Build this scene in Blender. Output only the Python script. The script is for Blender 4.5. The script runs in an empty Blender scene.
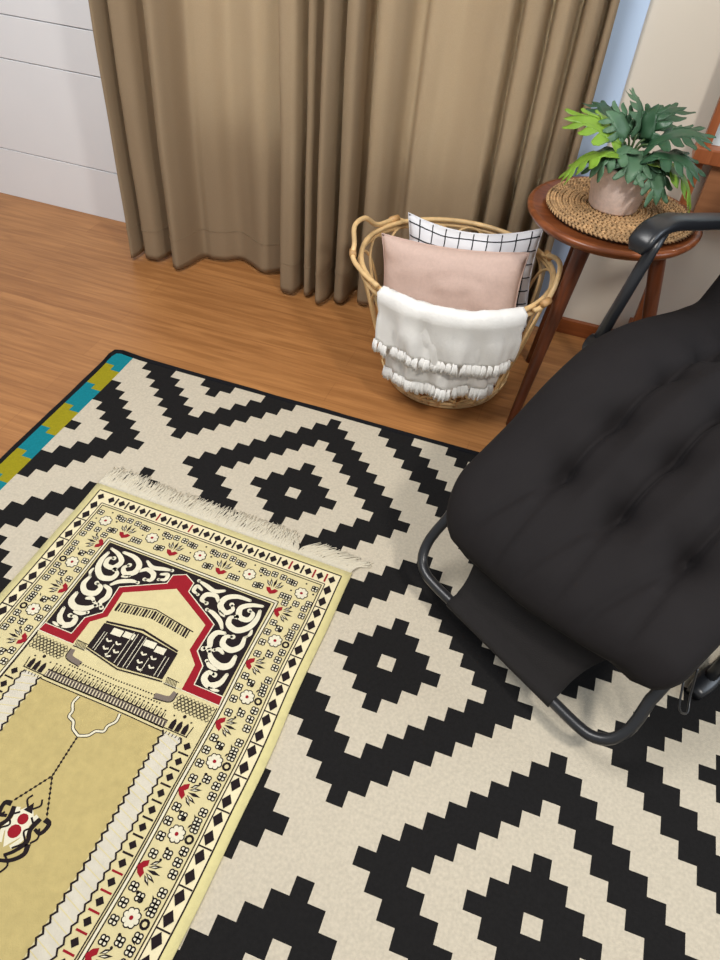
import bpy, bmesh, math, random
from math import sin, cos, pi, radians, sqrt
from mathutils import Vector, Matrix, noise
random.seed(7)
S = 0.01                       # everything below is written in centimetres
scn = bpy.context.scene
COL = scn.collection

# ------------------------------------------------------------------ helpers
def lin(c):
    return tuple((x/12.92 if x <= 0.04045 else ((x+0.055)/1.055)**2.4) for x in [v/255 for v in c])

def mat(name, rgb, rough=0.6, metal=0.0, var=0.0, scale=30, bump=0.0, bscale=200, sheen=0.0, spec=0.5, stretch=(1,1,1)):
    m = bpy.data.materials.new(name); m.use_nodes = True
    nt = m.node_tree; b = nt.nodes['Principled BSDF']
    c = lin(rgb)
    b.inputs['Base Color'].default_value = (*c, 1)
    b.inputs['Roughness'].default_value = rough
    b.inputs['Metallic'].default_value = metal
    b.inputs['Specular IOR Level'].default_value = spec
    if sheen:
        b.inputs['Sheen Weight'].default_value = sheen
        b.inputs['Sheen Roughness'].default_value = 0.5
    tc = nt.nodes.new('ShaderNodeTexCoord'); mp = nt.nodes.new('ShaderNodeMapping')
    mp.inputs['Scale'].default_value = stretch
    nt.links.new(tc.outputs['Object'], mp.inputs['Vector'])
    if var:
        n = nt.nodes.new('ShaderNodeTexNoise'); n.inputs['Scale'].default_value = scale; n.inputs['Detail'].default_value = 5
        nt.links.new(mp.outputs['Vector'], n.inputs['Vector'])
        r = nt.nodes.new('ShaderNodeValToRGB')
        r.color_ramp.elements[0].position = 0.3; r.color_ramp.elements[1].position = 0.7
        r.color_ramp.elements[0].color = (*[max(0, x*(1-var)) for x in c], 1)
        r.color_ramp.elements[1].color = (*[min(1, x*(1+var)) for x in c], 1)
        nt.links.new(n.outputs['Fac'], r.inputs['Fac']); nt.links.new(r.outputs['Color'], b.inputs['Base Color'])
    if bump:
        n2 = nt.nodes.new('ShaderNodeTexNoise'); n2.inputs['Scale'].default_value = bscale; n2.inputs['Detail'].default_value = 3
        nt.links.new(mp.outputs['Vector'], n2.inputs['Vector'])
        bp = nt.nodes.new('ShaderNodeBump'); bp.inputs['Strength'].default_value = bump; bp.inputs['Distance'].default_value = 0.003
        nt.links.new(n2.outputs['Fac'], bp.inputs['Height']); nt.links.new(bp.outputs['Normal'], b.inputs['Normal'])
    return m

class MB:
    """collects vertices (cm) and faces with material slots"""
    def __init__(s): s.v = []; s.f = []; s.m = []
    def face(s, pts, mi=0):
        i = len(s.v); s.v += [tuple(p) for p in pts]; s.f.append(tuple(range(i, i+len(pts)))); s.m.append(mi)
    def grid(s, rows, mi=0, closeu=False, closev=False):
        i = len(s.v); n = len(rows); k = len(rows[0])
        for r in rows: s.v += [tuple(p) for p in r]
        for a in range(n if closev else n-1):
            for b in range(k if closeu else k-1):
                a2 = (a+1) % n; b2 = (b+1) % k
                s.f.append((i+a*k+b, i+a*k+b2, i+a2*k+b2, i+a2*k+b)); s.m.append(mi)
        return i
    def box(s, x0, x1, y0, y1, z0, z1, mi=0):
        P = [(x, y, z) for z in (z0, z1) for x, y in ((x0,y0),(x1,y0),(x1,y1),(x0,y1))]
        i = len(s.v); s.v += P
        for q in ((0,3,2,1),(4,5,6,7),(0,1,5,4),(1,2,6,5),(2,3,7,6),(3,0,4,7)):
            s.f.append(tuple(i+a for a in q)); s.m.append(mi)
    def tube(s, pts, r, n=10, mi=0, closed=False, cap=True):
        pts = [Vector(p) for p in pts]; N = len(pts)
        rr = r if callable(r) else (lambda t: r)
        rows = []; up = None
        for j, p in enumerate(pts):
            if closed: t = pts[(j+1) % N]-pts[j-1]
            else: t = pts[min(j+1, N-1)]-pts[max(j-1, 0)]
            t = t.normalized() if t.length > 1e-9 else Vector((0,0,1))
            if up is None:
                up = t.orthogonal().normalized()
            up = (up-t*up.dot(t))
            up = up.normalized() if up.length > 1e-6 else t.orthogonal().normalized()
            b = t.cross(up); R = rr(j/max(1, N-1))
            rows.append([p+up*R*cos(a)+b*R*sin(a) for a in [2*pi*q/n for q in range(n)]])
        i = s.grid(rows, mi, closeu=True, closev=closed)
        if cap and not closed:
            s.f.append(tuple(i+q for q in range(n))[::-1]); s.m.append(mi)
            s.f.append(tuple(i+(N-1)*n+q for q in range(n))); s.m.append(mi)
    def lathe(s, prof, c, n=48, mi=0):
        rows = [[(c[0]+r*cos(2*pi*q/n), c[1]+r*sin(2*pi*q/n), z) for q in range(n)] for r, z in prof]
        s.grid(rows, mi, closeu=True)
    def build(s, name, mats, parent=None, smooth=True, bevel=0, sub=0, weld=False):
        me = bpy.data.meshes.new(name)
        off = Vector(parent['_org']) if parent is not None and '_org' in parent else Vector((0,0,0))
        me.from_pydata([tuple((Vector(p)-off)*S) for p in s.v], [], s.f)
        if not isinstance(mats, (list, tuple)): mats = [mats]
        for m in mats: me.materials.append(m)
        for p, mi in zip(me.polygons, s.m): p.material_index = mi; p.use_smooth = smooth
        if weld:
            bm = bmesh.new(); bm.from_mesh(me); bmesh.ops.remove_doubles(bm, verts=bm.verts, dist=1e-5)
            bmesh.ops.recalc_face_normals(bm, faces=bm.faces); bm.to_mesh(me); bm.free()
        me.update()
        o = bpy.data.objects.new(name, me); COL.objects.link(o)
        if parent is not None: o.parent = parent
        if bevel:
            d = o.modifiers.new('bevel', 'BEVEL'); d.width = bevel*S; d.segments = 3; d.limit_method = 'ANGLE'
        if sub:
            d = o.modifiers.new('sub', 'SUBSURF'); d.levels = sub; d.render_levels = sub
        return o

def thing(name, label, cat, loc=(0,0,0), group=None):
    o = bpy.data.objects.new(name, None); COL.objects.link(o); o.location = Vector(loc)*S
    o['_org'] = list(loc); o['label'] = label; o['category'] = cat
    if group: o['group'] = group
    o.empty_display_size = 0.05
    return o
def tag(o, label, cat, group=None, kind=None):
    o['label'] = label; o['category'] = cat
    if group: o['group'] = group
    if kind: o['kind'] = kind
    return o
def struct(o): o['kind'] = 'structure'; return o
def spline(pts, n=6, closed=False):
    pts = [Vector(p) for p in pts]; N = len(pts); out = []
    for i in range(N if closed else N-1):
        p0 = pts[(i-1) % N] if closed or i > 0 else pts[0]*2-pts[1]
        p1 = pts[i]; p2 = pts[(i+1) % N]
        p3 = pts[(i+2) % N] if closed or i+2 < N else pts[-1]*2-pts[-2]
        for k in range(n):
            t = k/n
            out.append(0.5*((2*p1)+(p2-p0)*t+(2*p0-5*p1+4*p2-p3)*t*t+(3*p1-p0-3*p2+p3)*t**3))
    if not closed: out.append(pts[-1])
    return out
def interp(kn, x):
    if x <= kn[0][0]: return kn[0][1]
    for (a, b), (c, d) in zip(kn, kn[1:]):
        if x <= c: return b+(d-b)*(x-a)/(c-a)
    return kn[-1][1]

# ------------------------------------------------------------------ materials
def wood_floor():
    m = bpy.data.materials.new('laminate'); m.use_nodes = True; nt = m.node_tree; b = nt.nodes['Principled BSDF']
    N = nt.nodes.new; L = nt.links.new
    tc = N('ShaderNodeTexCoord')
    br = N('ShaderNodeTexBrick'); br.inputs['Scale'].default_value = 1.0
    br.inputs['Brick Width'].default_value = 1.21; br.inputs['Row Height'].default_value = 0.096
    br.inputs['Mortar Size'].default_value = 0.0006; br.inputs['Mortar Smooth'].default_value = 0.3
    br.offset = 0.37
    br.inputs['Color1'].default_value = (*lin((180,127,76)), 1); br.inputs['Color2'].default_value = (*lin((168,116,68)), 1)
    br.inputs['Mortar'].default_value = (*lin((150,98,56)), 1)
    L(tc.outputs['Object'], br.inputs['Vector'])
    mp = N('ShaderNodeMapping'); mp.inputs['Scale'].default_value = (2.2, 34, 1); L(tc.outputs['Object'], mp.inputs['Vector'])
    n = N('ShaderNodeTexNoise'); n.inputs['Scale'].default_value = 1.6; n.inputs['Detail'].default_value = 8; n.inputs['Distortion'].default_value = 0.9
    L(mp.outputs['Vector'], n.inputs['Vector'])
    r = N('ShaderNodeValToRGB'); r.color_ramp.elements[0].position = 0.35; r.color_ramp.elements[1].position = 0.68
    r.color_ramp.elements[0].color = (0.66, 0.58, 0.50, 1); r.color_ramp.elements[1].color = (1.08, 1.06, 1.04, 1)
    L(n.outputs['Fac'], r.inputs['Fac'])
    mx = N('ShaderNodeMix'); mx.data_type = 'RGBA'; mx.blend_type = 'MULTIPLY'; mx.inputs[0].default_value = 0.75
    L(br.outputs['Color'], mx.inputs[6]); L(r.outputs['Color'], mx.inputs[7]); L(mx.outputs[2], b.inputs['Base Color'])
    b.inputs['Roughness'].default_value = 0.38; b.inputs['Specular IOR Level'].default_value = 0.45
    bp = N('ShaderNodeBump'); bp.inputs['Strength'].default_value = 0.08; bp.inputs['Distance'].default_value = 0.002
    L(n.outputs['Fac'], bp.inputs['Height']); L(bp.outputs['Normal'], b.inputs['Normal'])
    return m
def grain_wood(name, c1, c2, axis=2, rough=0.35):
    m = bpy.data.materials.new(name); m.use_nodes = True; nt = m.node_tree; b = nt.nodes['Principled BSDF']
    N = nt.nodes.new; L = nt.links.new
    tc = N('ShaderNodeTexCoord'); mp = N('ShaderNodeMapping'); sc = [45, 45, 45]; sc[axis] = 3
    mp.inputs['Scale'].default_value = sc; L(tc.outputs['Object'], mp.inputs['Vector'])
    n = N('ShaderNodeTexNoise'); n.inputs['Scale'].default_value = 1.3; n.inputs['Detail'].default_value = 6; n.inputs['Distortion'].default_value = 0.6
    L(mp.outputs['Vector'], n.inputs['Vector'])
    r = N('ShaderNodeValToRGB'); r.color_ramp.elements[0].position = 0.32; r.color_ramp.elements[1].position = 0.7
    r.color_ramp.elements[0].color = (*lin(c1), 1); r.color_ramp.elements[1].color = (*lin(c2), 1)
    L(n.outputs['Fac'], r.inputs['Fac']); L(r.outputs['Color'], b.inputs['Base Color'])
    b.inputs['Roughness'].default_value = rough
    return m
def curtain_mat():
    m = bpy.data.materials.new('curtain_cloth'); m.use_nodes = True; nt = m.node_tree
    for n in list(nt.nodes): nt.nodes.remove(n)
    N = nt.nodes.new; L = nt.links.new
    out = N('ShaderNodeOutputMaterial'); mx = N('ShaderNodeMixShader'); d = N('ShaderNodeBsdfDiffuse'); t = N('ShaderNodeBsdfTranslucent')
    tc = N('ShaderNodeTexCoord'); mp = N('ShaderNodeMapping'); mp.inputs['Scale'].default_value = (220, 220, 220); L(tc.outputs['Object'], mp.inputs['Vector'])
    n = N('ShaderNodeTexNoise'); n.inputs['Scale'].default_value = 2.0; n.inputs['Detail'].default_value = 3; L(mp.outputs['Vector'], n.inputs['Vector'])
    r = N('ShaderNodeValToRGB'); c = lin((170,149,122))
    r.color_ramp.elements[0].position = 0.3; r.color_ramp.elements[1].position = 0.7
    r.color_ramp.elements[0].color = (*[x*0.93 for x in c], 1); r.color_ramp.elements[1].color = (*[x*1.06 for x in c], 1)
    L(n.outputs['Fac'], r.inputs['Fac']); L(r.outputs['Color'], d.inputs['Color'])
    t.inputs['Color'].default_value = (*lin((186,170,146)), 1)
    mx.inputs[0].default_value = 0.36
    L(d.outputs[0], mx.inputs[1]); L(t.outputs[0], mx.inputs[2]); L(mx.outputs[0], out.inputs['Surface'])
    return m

M = {}
M['floor'] = wood_floor()
M['shiplap'] = mat('shiplap_paint', (238,240,243), 0.5, var=0.02, scale=3)
M['groove'] = mat('groove', (150,150,152), 0.8)
M['plaster'] = mat('beige_plaster', (214,205,190), 0.8, var=0.03, scale=2, bump=0.05, bscale=120)
M['trim_daylit'] = mat('white_trim_daylight_tint', (190,212,240), 0.5)  # white trim board; blue window daylight is put into its colour
M['base'] = grain_wood('baseboard_wood', (118,62,30), (140,78,40), 0)
M['winframe'] = mat('window_frame_paint', (230,230,228), 0.5)
M['curtain'] = curtain_mat()
M['cream'] = mat('rug_cream', (197,187,168), 0.95, var=0.09, scale=160, bump=0.5, bscale=500, spec=0.1)
M['black'] = mat('rug_black', (31,30,30), 0.95, var=0.12, scale=160, bump=0.5, bscale=500, spec=0.1)
M['teal'] = mat('rug_teal', (22,122,134), 0.95, var=0.08, scale=160, bump=0.5, bscale=500, spec=0.1)
M['olive'] = mat('rug_olive', (150,140,30), 0.95, var=0.08, scale=160, bump=0.5, bscale=500, spec=0.1)
M['bind'] = mat('rug_binding', (26,26,29), 0.9, bump=0.6, bscale=400, spec=0.1)
def plush(n, c, v=0.05): return mat(n, c, 0.85, var=v, scale=60, bump=0.35, bscale=420, sheen=0.15, spec=0.15)
M['p_edge'] = plush('plush_pale_yellow', (214,203,146))
M['p_band'] = plush('plush_band_yellow', (210,197,150))
M['p_field'] = plush('plush_field_yellow', (186,168,112), 0.07)
M['p_black'] = plush('plush_black', (30,20,22))
M['p_white'] = plush('plush_white', (222,215,190))
M['p_red'] = plush('plush_red', (146,20,34))
M['p_cream'] = plush('plush_cream', (228,216,178))
M['p_rib'] = plush('plush_ribbed_white', (206,199,182))
M['p_grey'] = plush('plush_grey', (120,108,98))
M['fringe'] = mat('fringe_yarn', (214,206,186), 0.9, spec=0.1)
M['rattan'] = mat('rattan', (216,182,130), 0.45, var=0.22, scale=25, bump=0.1)
M['rattan_band'] = mat('rattan_wrap', (188,146,96), 0.5, var=0.15, scale=60)
M['throw'] = mat('throw_cotton', (236,234,230), 0.9, var=0.02, bump=0.4, bscale=260, spec=0.15)
M['pink'] = mat('pink_linen', (206,180,168), 0.9, var=0.04, scale=120, bump=0.3, bscale=350, spec=0.15)
M['pwhite'] = mat('white_cotton', (226,226,230), 0.9, bump=0.2, bscale=300, spec=0.15)
M['ink'] = mat('black_ink', (24,24,32), 0.9)
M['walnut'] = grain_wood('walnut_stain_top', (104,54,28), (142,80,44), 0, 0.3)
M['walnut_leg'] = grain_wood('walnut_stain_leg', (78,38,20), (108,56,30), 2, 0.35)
M['seagrass'] = mat('seagrass', (176,140,98), 0.7, var=0.4, scale=55, bump=0.5, bscale=200)
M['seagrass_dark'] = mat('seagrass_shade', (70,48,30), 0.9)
M['pot'] = mat('blush_pot', (240,218,206), 0.75, var=0.1, scale=90, bump=0.3, bscale=300)
M['soil'] = mat('soil', (40,28,20), 0.95)
M['leaf'] = mat('leaf_dark_green', (48,82,56), 0.4, var=0.25, scale=14)
M['leaf2'] = mat('leaf_grey_green', (74,106,78), 0.45, var=0.2, scale=14)
M['leafl'] = mat('leaf_lime_green', (118,154,48), 0.4, var=0.25, scale=18)
M['stem'] = mat('leaf_stem', (60,84,44), 0.5)
M['cushion'] = mat('black_cushion_cloth', (30,27,28), 0.8, var=0.06, scale=8, bump=0.3, bscale=25, spec=0.2)
M['sling'] = mat('black_sling_mesh', (36,33,33), 0.7, var=0.1, scale=400, bump=0.8, bscale=900, spec=0.3)
M['tube'] = mat('black_powder_coated_steel', (34,35,38), 0.33, spec=0.6)
M['plastic'] = mat('black_moulded_plastic', (26,28,32), 0.34, spec=0.6)
M['steel'] = mat('steel_rivet', (190,190,195), 0.3, 1.0)
M['cabinet'] = grain_wood('reddish_wood', (134,72,38), (166,98,58), 2, 0.4)
M['cabpanel'] = grain_wood('brown_panel', (140,92,58), (158,106,70), 0, 0.5)
M['glass'] = mat('pale_glass', (205,222,226), 0.08, spec=0.8)

# ------------------------------------------------------------------ room
WY = 148.0
m = MB(); m.box(-330, 260, -240, WY+12, -8, 0); struct(m.build('floor', M['floor'], smooth=False))
# white shiplap boards left of the window
m = MB()
edges = [0, 19, 52, 66, 99, 132, 165, 198, 231, 250]
m.box(-330, -128, WY+1.0, WY+12, 0, 250, 1)
for a, b in zip(edges, edges[1:]): m.box(-330, -128, WY-0.6, WY+1.2, a+(0.35 if a else 0), b, 0)
w = m.build('wall_left', [M['shiplap'], M['groove']], smooth=False, bevel=0.15); struct(w)
# beige wall round the window and to its right
m = MB()
m.box(13.0, 260, WY-2, WY+12, 0, 250); m.box(-128, 13.8, WY, WY+12, 0, 42); m.box(-128, 13.8, WY, WY+12, 215, 250)
m.box(-128, -122, WY, WY+12, 42, 215); m.box(2, 13.8, WY, WY+12, 42, 215)
struct(m.build('wall_back', M['plaster'], smooth=False))
m = MB(); m.box(5, 13.2, WY-3.4, WY, 0, 250); struct(m.build('trim_1', M['trim_daylit'], smooth=False, bevel=0.3))
m = MB(); m.box(14, 260, WY-3.6, WY-2, 0, 5.5); struct(m.build('baseboard_right', M['base'], smooth=False, bevel=0.3))
# window behind the curtains
m = MB()
for x0, x1 in ((-122,-118), (-75,-58), (-26,-20), (-2,2)): m.box(x0, x1, WY, WY+7, 42, 215)
for z0, z1 in ((42,50), (208,215), (126,130)): m.box(-122, 2, WY, WY+7, z0, z1)
m.box(-97.5, -96, WY+1, WY+6, 50, 208)
win = struct(m.build('window_1', M['winframe'], smooth=False))
g = bpy.data.materials.new('daylit_glass'); g.use_nodes = True
b = g.node_tree.nodes['Principled BSDF']; b.inputs['Base Color'].default_value = (.8,.88,.95,1); b.inputs['Roughness'].default_value = 0.1
b.inputs['Emission Color'].default_value = (*lin((215,232,255)), 1); b.inputs['Emission Strength'].default_value = 9.0
m = MB(); m.box(-122, 2, WY+8, WY+8.6, 42, 215); m.build('pane', g, win, smooth=False)

# ------------------------------------------------------------------ curtains
def curtain(name, knots, zt, zh, label, seed):
    pts = spline([(x, y, 0) for x, y in knots], 8)
    nz = 46; rows = []
    xc = sum(k[0] for k in knots)/len(knots); ym = 133.0
    for j in range(nz+1):
        t = j/nz; z = zh+(zt-zh)*(t**1.25)
        r = []
        for i, p in enumerate(pts):
            tw = noise.noise(Vector((p.x*0.07, z*0.018, seed)))*1.1+noise.noise(Vector((p.x*0.2, z*0.05, seed+3)))*0.35
            amp = 1-0.12*min(1, z/100)
            y = ym+(p.y-ym)*amp + tw*min(1, 0.25+z/60) + 1.6*min(1, z/120)
            x = p.x + noise.noise(Vector((p.x*0.05, z*0.012, seed+9)))*0.8*min(1, z/40)
            zz = z + (noise.noise(Vector((p.x*0.1, 0, seed)))*0.5 if j == 0 else 0)
            r.append((x, y, zz))
        rows.append(r)
    m = MB(); m.grid(rows)
    o = m.build(name, M['curtain'], smooth=True)
    d = o.modifiers.new('thick', 'SOLIDIFY'); d.thickness = 0.0012
    # stitched hem
    m = MB()
    k = [r for r in range(nz) if zh+(zt-zh)*((r/nz)**1.25) >= 10][0]
    m.tube([(x, y-0.12, z) for x, y, z in rows[k]], 0.09, 5)
    hs = m.build('hem_seam', M['curtain'], o)
    tag(o, label, 'curtain', 'brown curtains over the window')
    return o
kA = [(-139.8,128),(-139,123.2),(-137.6,123.5),(-136.8,133),(-136,134),(-134.6,126),(-131.5,125),(-128.6,126.5),(-126.6,133),(-124.6,130),(-122.5,124.4),(-119.6,122.8),(-117.6,127.5),(-115.6,135),(-112,135.2),(-107.5,136.4),(-103,139.5),(-98,137.6),(-92,134.2),(-88,136),(-84.4,138.4),(-82.6,132),(-81,126.4),(-78.4,125.4),(-75.6,126.5),(-74.6,135),(-73.6,135),(-72.6,127.6),(-70.6,126.8),(-69.2,131.5),(-68.2,131),(-67,124.4),(-65.2,123.4),(-63.8,127),(-63.4,135),(-63.3,137)]
kB = [(-62.6,139),(-62.0,130),(-60.6,127.2),(-58,127.6),(-57,136),(-55.6,138),(-53.6,130.5),(-50,130),(-47.4,133),(-45.2,138),(-42.6,138.6),(-39.8,133),(-35,134.6),(-31,135.6),(-26,133.2),(-22,131.6),(-19,131.8),(-18.2,138.5),(-17,140),(-15.6,132.8),(-12.8,132.2),(-11,134.4),(-10.4,141),(-9.4,141.4),(-8.2,134),(-5.4,133.4),(-4,137),(-3.4,141.6),(-2.4,141.8),(-1.2,134.8),(1.2,134.4),(2.6,137.4),(3.0,142),(3.8,142),(4.4,136.4),(5.8,136),(6.2,139)]
curtain('curtain', kA, 228, 1.4, 'left brown curtain hanging beside the white boarded wall', 1.0)
curtain('curtain', kB, 228, 1.4, 'right brown curtain hanging behind the rattan basket and side table', 5.0)

# ------------------------------------------------------------------ patterned rug
CS = 3.3
def rug_z(x, y):     # the corner nearest the window lifts a little
    d = sqrt((x+34.5*CS)**2+(y-22.1*CS)**2)
    return 0.75 + 1.3*max(0, 1-d/14)**2
def rug_cell(u, v):
    best = None
    for base in (0.0, 11.5):
        cu = base+23*round((u-base)/23); cv = base+23*round((v-base)/23)
        iu = round((u-cu)); iv = round((v-cv)); d = abs(iu)+abs(iv)
        if best is None or d < best: best = d
    d = best
    return 1 if (1 <= d <= 3 or 7 <= d <= 9) else 0
rug = thing('patterned_rug', 'large black and cream rug of stepped diamonds with teal and olive end stripe', 'rug', (0,0,0))
U0, U1, V0, V1 = -32.0, 56.0, -21.5, 38.5
m = MB(); vid = {}
def rv(iu, iv):
    if (iu, iv) not in vid:
        x = iu*0.5*CS; y = -iv*0.5*CS
        vid[(iu, iv)] = len(m.v); m.v.append((x, y, rug_z(x, y)))
    return vid[(iu, iv)]
for iu in range(int(U0*2), int(U1*2)):
    for iv in range(int(V0*2), int(V1*2)):
        m.f.append((rv(iu, iv+1), rv(iu+1, iv+1), rv(iu+1, iv), rv(iu, iv)))
        m.m.append(rug_cell(iu*.5+.25, iv*.5+.25))
m.build('woven_field', [M['cream'], M['black']], rug, smooth=True)
# teal and olive end stripe in stepped blocks
m = MB(); br = [-21.5,-19.3,-16.3,-13.1,-9.9,-6.9,-4.0,-0.9,2.2,5.3,8.4,11.5,14.6,17.7,20.8,23.9,27,30.1,33.2,36.3,38.5]
for c0, c1, sh in ((-33.9,-32.95,-0.55), (-32.95,-32.0,0.1)):
    for k, (a, b) in enumerate(zip(br, br[1:])):
        a2 = a+(sh if k else 0); b2 = b+(sh if k < len(br)-2 else 0); n = 4
        for q in range(n):
            va = a2+(b2-a2)*q/n; vb = a2+(b2-a2)*(q+1)/n
            m.face([(u*CS, -v*CS, rug_z(u*CS, -v*CS)) for u, v in ((c0, vb), (c1, vb), (c1, va), (c0, va))], k % 2)
m.build('end_stripe', [M['teal'], M['olive']], rug)
m = MB(); ring = []
cs = [(-34.1,-21.0), (-33.9,-21.6), (-33.3,-21.85), (56.2,-21.8), (56.2,38.8), (-34.1,38.8)]
for (a, b), (c, d) in zip(cs, cs[1:]+cs[:1]):
    for k in range(40): ring.append(((a+(c-a)*k/40)*CS, -(b+(d-b)*k/40)*CS))
ring = [Vector((x, y, rug_z(x, y)-0.42)) for x, y in ring]
m.tube([(p.x+noise.noise(p*0.08)*0.35, p.y+noise.noise(p*0.08+Vector((5,5,5)))*0.35, p.z) for p in ring], 0.75, 8, closed=True)
m.tube([(p.x*0.9955, p.y*0.993, p.z+0.08) for p in ring], 0.52, 8, closed=True)
m.build('binding', M['bind'], rug)
m = MB(); m.box(-34*CS, 56*CS, -38.5*CS, 21.4*CS, 0.05, 0.6); m.build('backing', M['bind'], rug, smooth=False)

# ------------------------------------------------------------------ prayer rug
PO = Vector((-84.8, 21.4)); ang = math.atan2(19.2-21.4, 69.9)
EX = Vector((cos(ang), sin(ang))); EY = Vector((EX.y, -EX.x))
PZ0 = 0.80
def PT(X, Y, lay=0):
    x = X + 0.034*min(max(Y, 0), 65) + noise.noise(Vector((X*0.02, Y*0.06, 3)))*0.35
    y = Y + noise.noise(Vector((X*0.05, Y*0.03, 8)))*0.25
    p = PO+EX*x+EY*y
    return (p.x, p.y, PZ0+0.55+0.03*lay)
prayer = thing('prayer_rug', 'pale yellow fringed prayer rug with red arch, lying on the patterned rug', 'prayer rug', (-50,-20,PZ0))
PW, PL = 70.0, 118.0
# materials: 0 edge,1 band,2 field,3 black,4 white,5 red,6 grey
PM = [M['p_edge'], M['p_band'], M['p_field'], M['p_black'], M['p_white'], M['p_red'], M['p_grey'], M['p_cream'], M['p_rib']]
m = MB()
gx = [PW*i/28 for i in range(29)]; gy = [PL*i/48 for i in range(49)]
m.grid([[PT(x, y) for x in gx] for y in gy], 0)
def side(pts):
    m.grid([[p for p in pts], [(p[0], p[1], PZ0) for p in pts]], 0)
side([PT(x, 0) for x in gx]); side([PT(PW, y) for y in gy]); side([PT(x, PL) for x in gx]); side([PT(0, y) for y in gy])
m.build('pile', PM, prayer, weld=True)
m = MB()
def poly(pts, mi, lay): m.face([PT(x, y, lay) for x, y in pts], mi)
def rect(x0, y0, x1, y1, mi, lay, n=24):
    long_y = (y1-y0) > (x1-x0)
    for k in range(n):
        if long_y: a = y0+(y1-y0)*k/n; b_ = y0+(y1-y0)*(k+1)/n; poly([(x0,a),(x0,b_),(x1,b_),(x1,a)], mi, lay)
        else: a = x0+(x1-x0)*k/n; b_ = x0+(x1-x0)*(k+1)/n; poly([(a,y0),(a,y1),(b_,y1),(b_,y0)], mi, lay)
def line(pts, wd, mi, lay):
    P = [Vector((a, b)) for a, b in pts]; L_, R_ = [], []
    wf = wd if callable(wd) else (lambda t: wd)
    for i, p in enumerate(P):
        t = P[min(i+1, len(P)-1)]-P[max(i-1, 0)]
        if t.length < 1e-6: t = Vector((1, 0))
        t.normalize(); nn = Vector((-t.y, t.x)); w2 = wf(i/max(1, len(P)-1))/2
        L_.append(p+nn*w2); R_.append(p-nn*w2)
    for i in range(len(P)-1):
        poly([L_[i], L_[i+1], R_[i+1], R_[i]], mi, lay)
def cl(pts, n=6, closed=False): return [(p.x, p.y) for p in spline([(a, b, 0) for a, b in pts], n, closed)]
def disc(cx, cy, r, mi, lay, n=12, ry=None):
    ry = ry or r; poly([(cx+r*cos(2*pi*k/n), cy+ry*sin(2*pi*k/n)) for k in range(n)], mi, lay)
def seg(a, b, n=16): return [(a[0]+(b[0]-a[0])*k/n, a[1]+(b[1]-a[1])*k/n) for k in range(n+1)]
def frame(i, wd, mi, lay, top=None):
    t = i if top is None else top
    line(seg((i, PL), (i, t), 40), wd, mi, lay); line(seg((PW-i, PL), (PW-i, t), 40), wd, mi, lay); line(seg((i, t), (PW-i, t), 24), wd, mi, lay)
# fields
rect(2.0, 2.0, 68.0, PL, 7, 1, 40)          # whitish diamond band ground
rect(5.1, 5.9, 64.9, PL, 1, 2, 40)          # floral ground
frame(1.9, 0.28, 3, 3, 2.0); frame(4.7, 0.22, 3, 3, 5.6); frame(5.3, 0.22, 3, 3, 6.2)
frame(12.6, 0.22, 3, 3, 14.3); frame(13.3, 0.22, 3, 3, 15.0)
frame(12.95, 0.4, 4, 3, 14.65)
# outer diamond band
def diamond(cx, cy, rx, ry, mi=3, lay=4): poly([(cx, cy-ry), (cx+rx, cy), (cx, cy+ry), (cx-rx, cy)], mi, lay)
x = 3.4; k = 0
while x < 67.5:
    diamond(x, 3.9, 0.92, 1.1)
    if 3.4 < x and k % 1 == 0 and x < 66: line([(x+1.5, 2.7), (x+1.5, 5.1)], 0.42, 5 if k in (5,8,17,19,20) else 3, 4)
    x += 3.0; k += 1
y = 7.0; k = 0
while y < PL:
    for xx in (3.4, 66.45): diamond(xx, y, 1.0, 1.4)
    if k % 2 == 1:
        for a, b in ((2.1, 4.6), (65.4, 67.9)): line([(a, y+1.7), (b, y+1.7)], 0.28, 3, 4)
    y += 3.35; k += 1
# floral band motifs
def rosette(cx, cy, r=1.45):
    for q in range(8):
        a = 2*pi*q/8+0.2; disc(cx+r*0.72*cos(a), cy+r*0.72*sin(a), 0.62, 3, 4, 8)
    for q in range(8):
        a = 2*pi*q/8+0.2; disc(cx+r*0.70*cos(a), cy+r*0.70*sin(a), 0.44, 4, 5, 8)
    disc(cx, cy, 0.95, 4, 6); disc(cx, cy, 0.36, 5, 7, 8)
def ring_(cx, cy, r): 
    line([(cx+r*cos(2*pi*k/9), cy+r*sin(2*pi*k/9)) for k in range(10)], 0.24, 3, 4)
def floret(cx, cy, r=0.75):
    for q in range(4):
        a = pi/4+q*pi/2; ring_(cx+r*0.62*cos(a), cy+r*0.62*sin(a), 0.38); disc(cx+r*0.62*cos(a), cy+r*0.62*sin(a), 0.36, 4, 3.5, 7)
def petal(cx, cy, a, l, w_, mi=3, lay=4):
    dx, dy = cos(a), sin(a)
    poly([(cx, cy), (cx+dx*l*.5-dy*w_/2, cy+dy*l*.5+dx*w_/2), (cx+dx*l, cy+dy*l), (cx+dx*l*.5+dy*w_/2, cy+dy*l*.5-dx*w_/2)], mi, lay)
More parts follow.
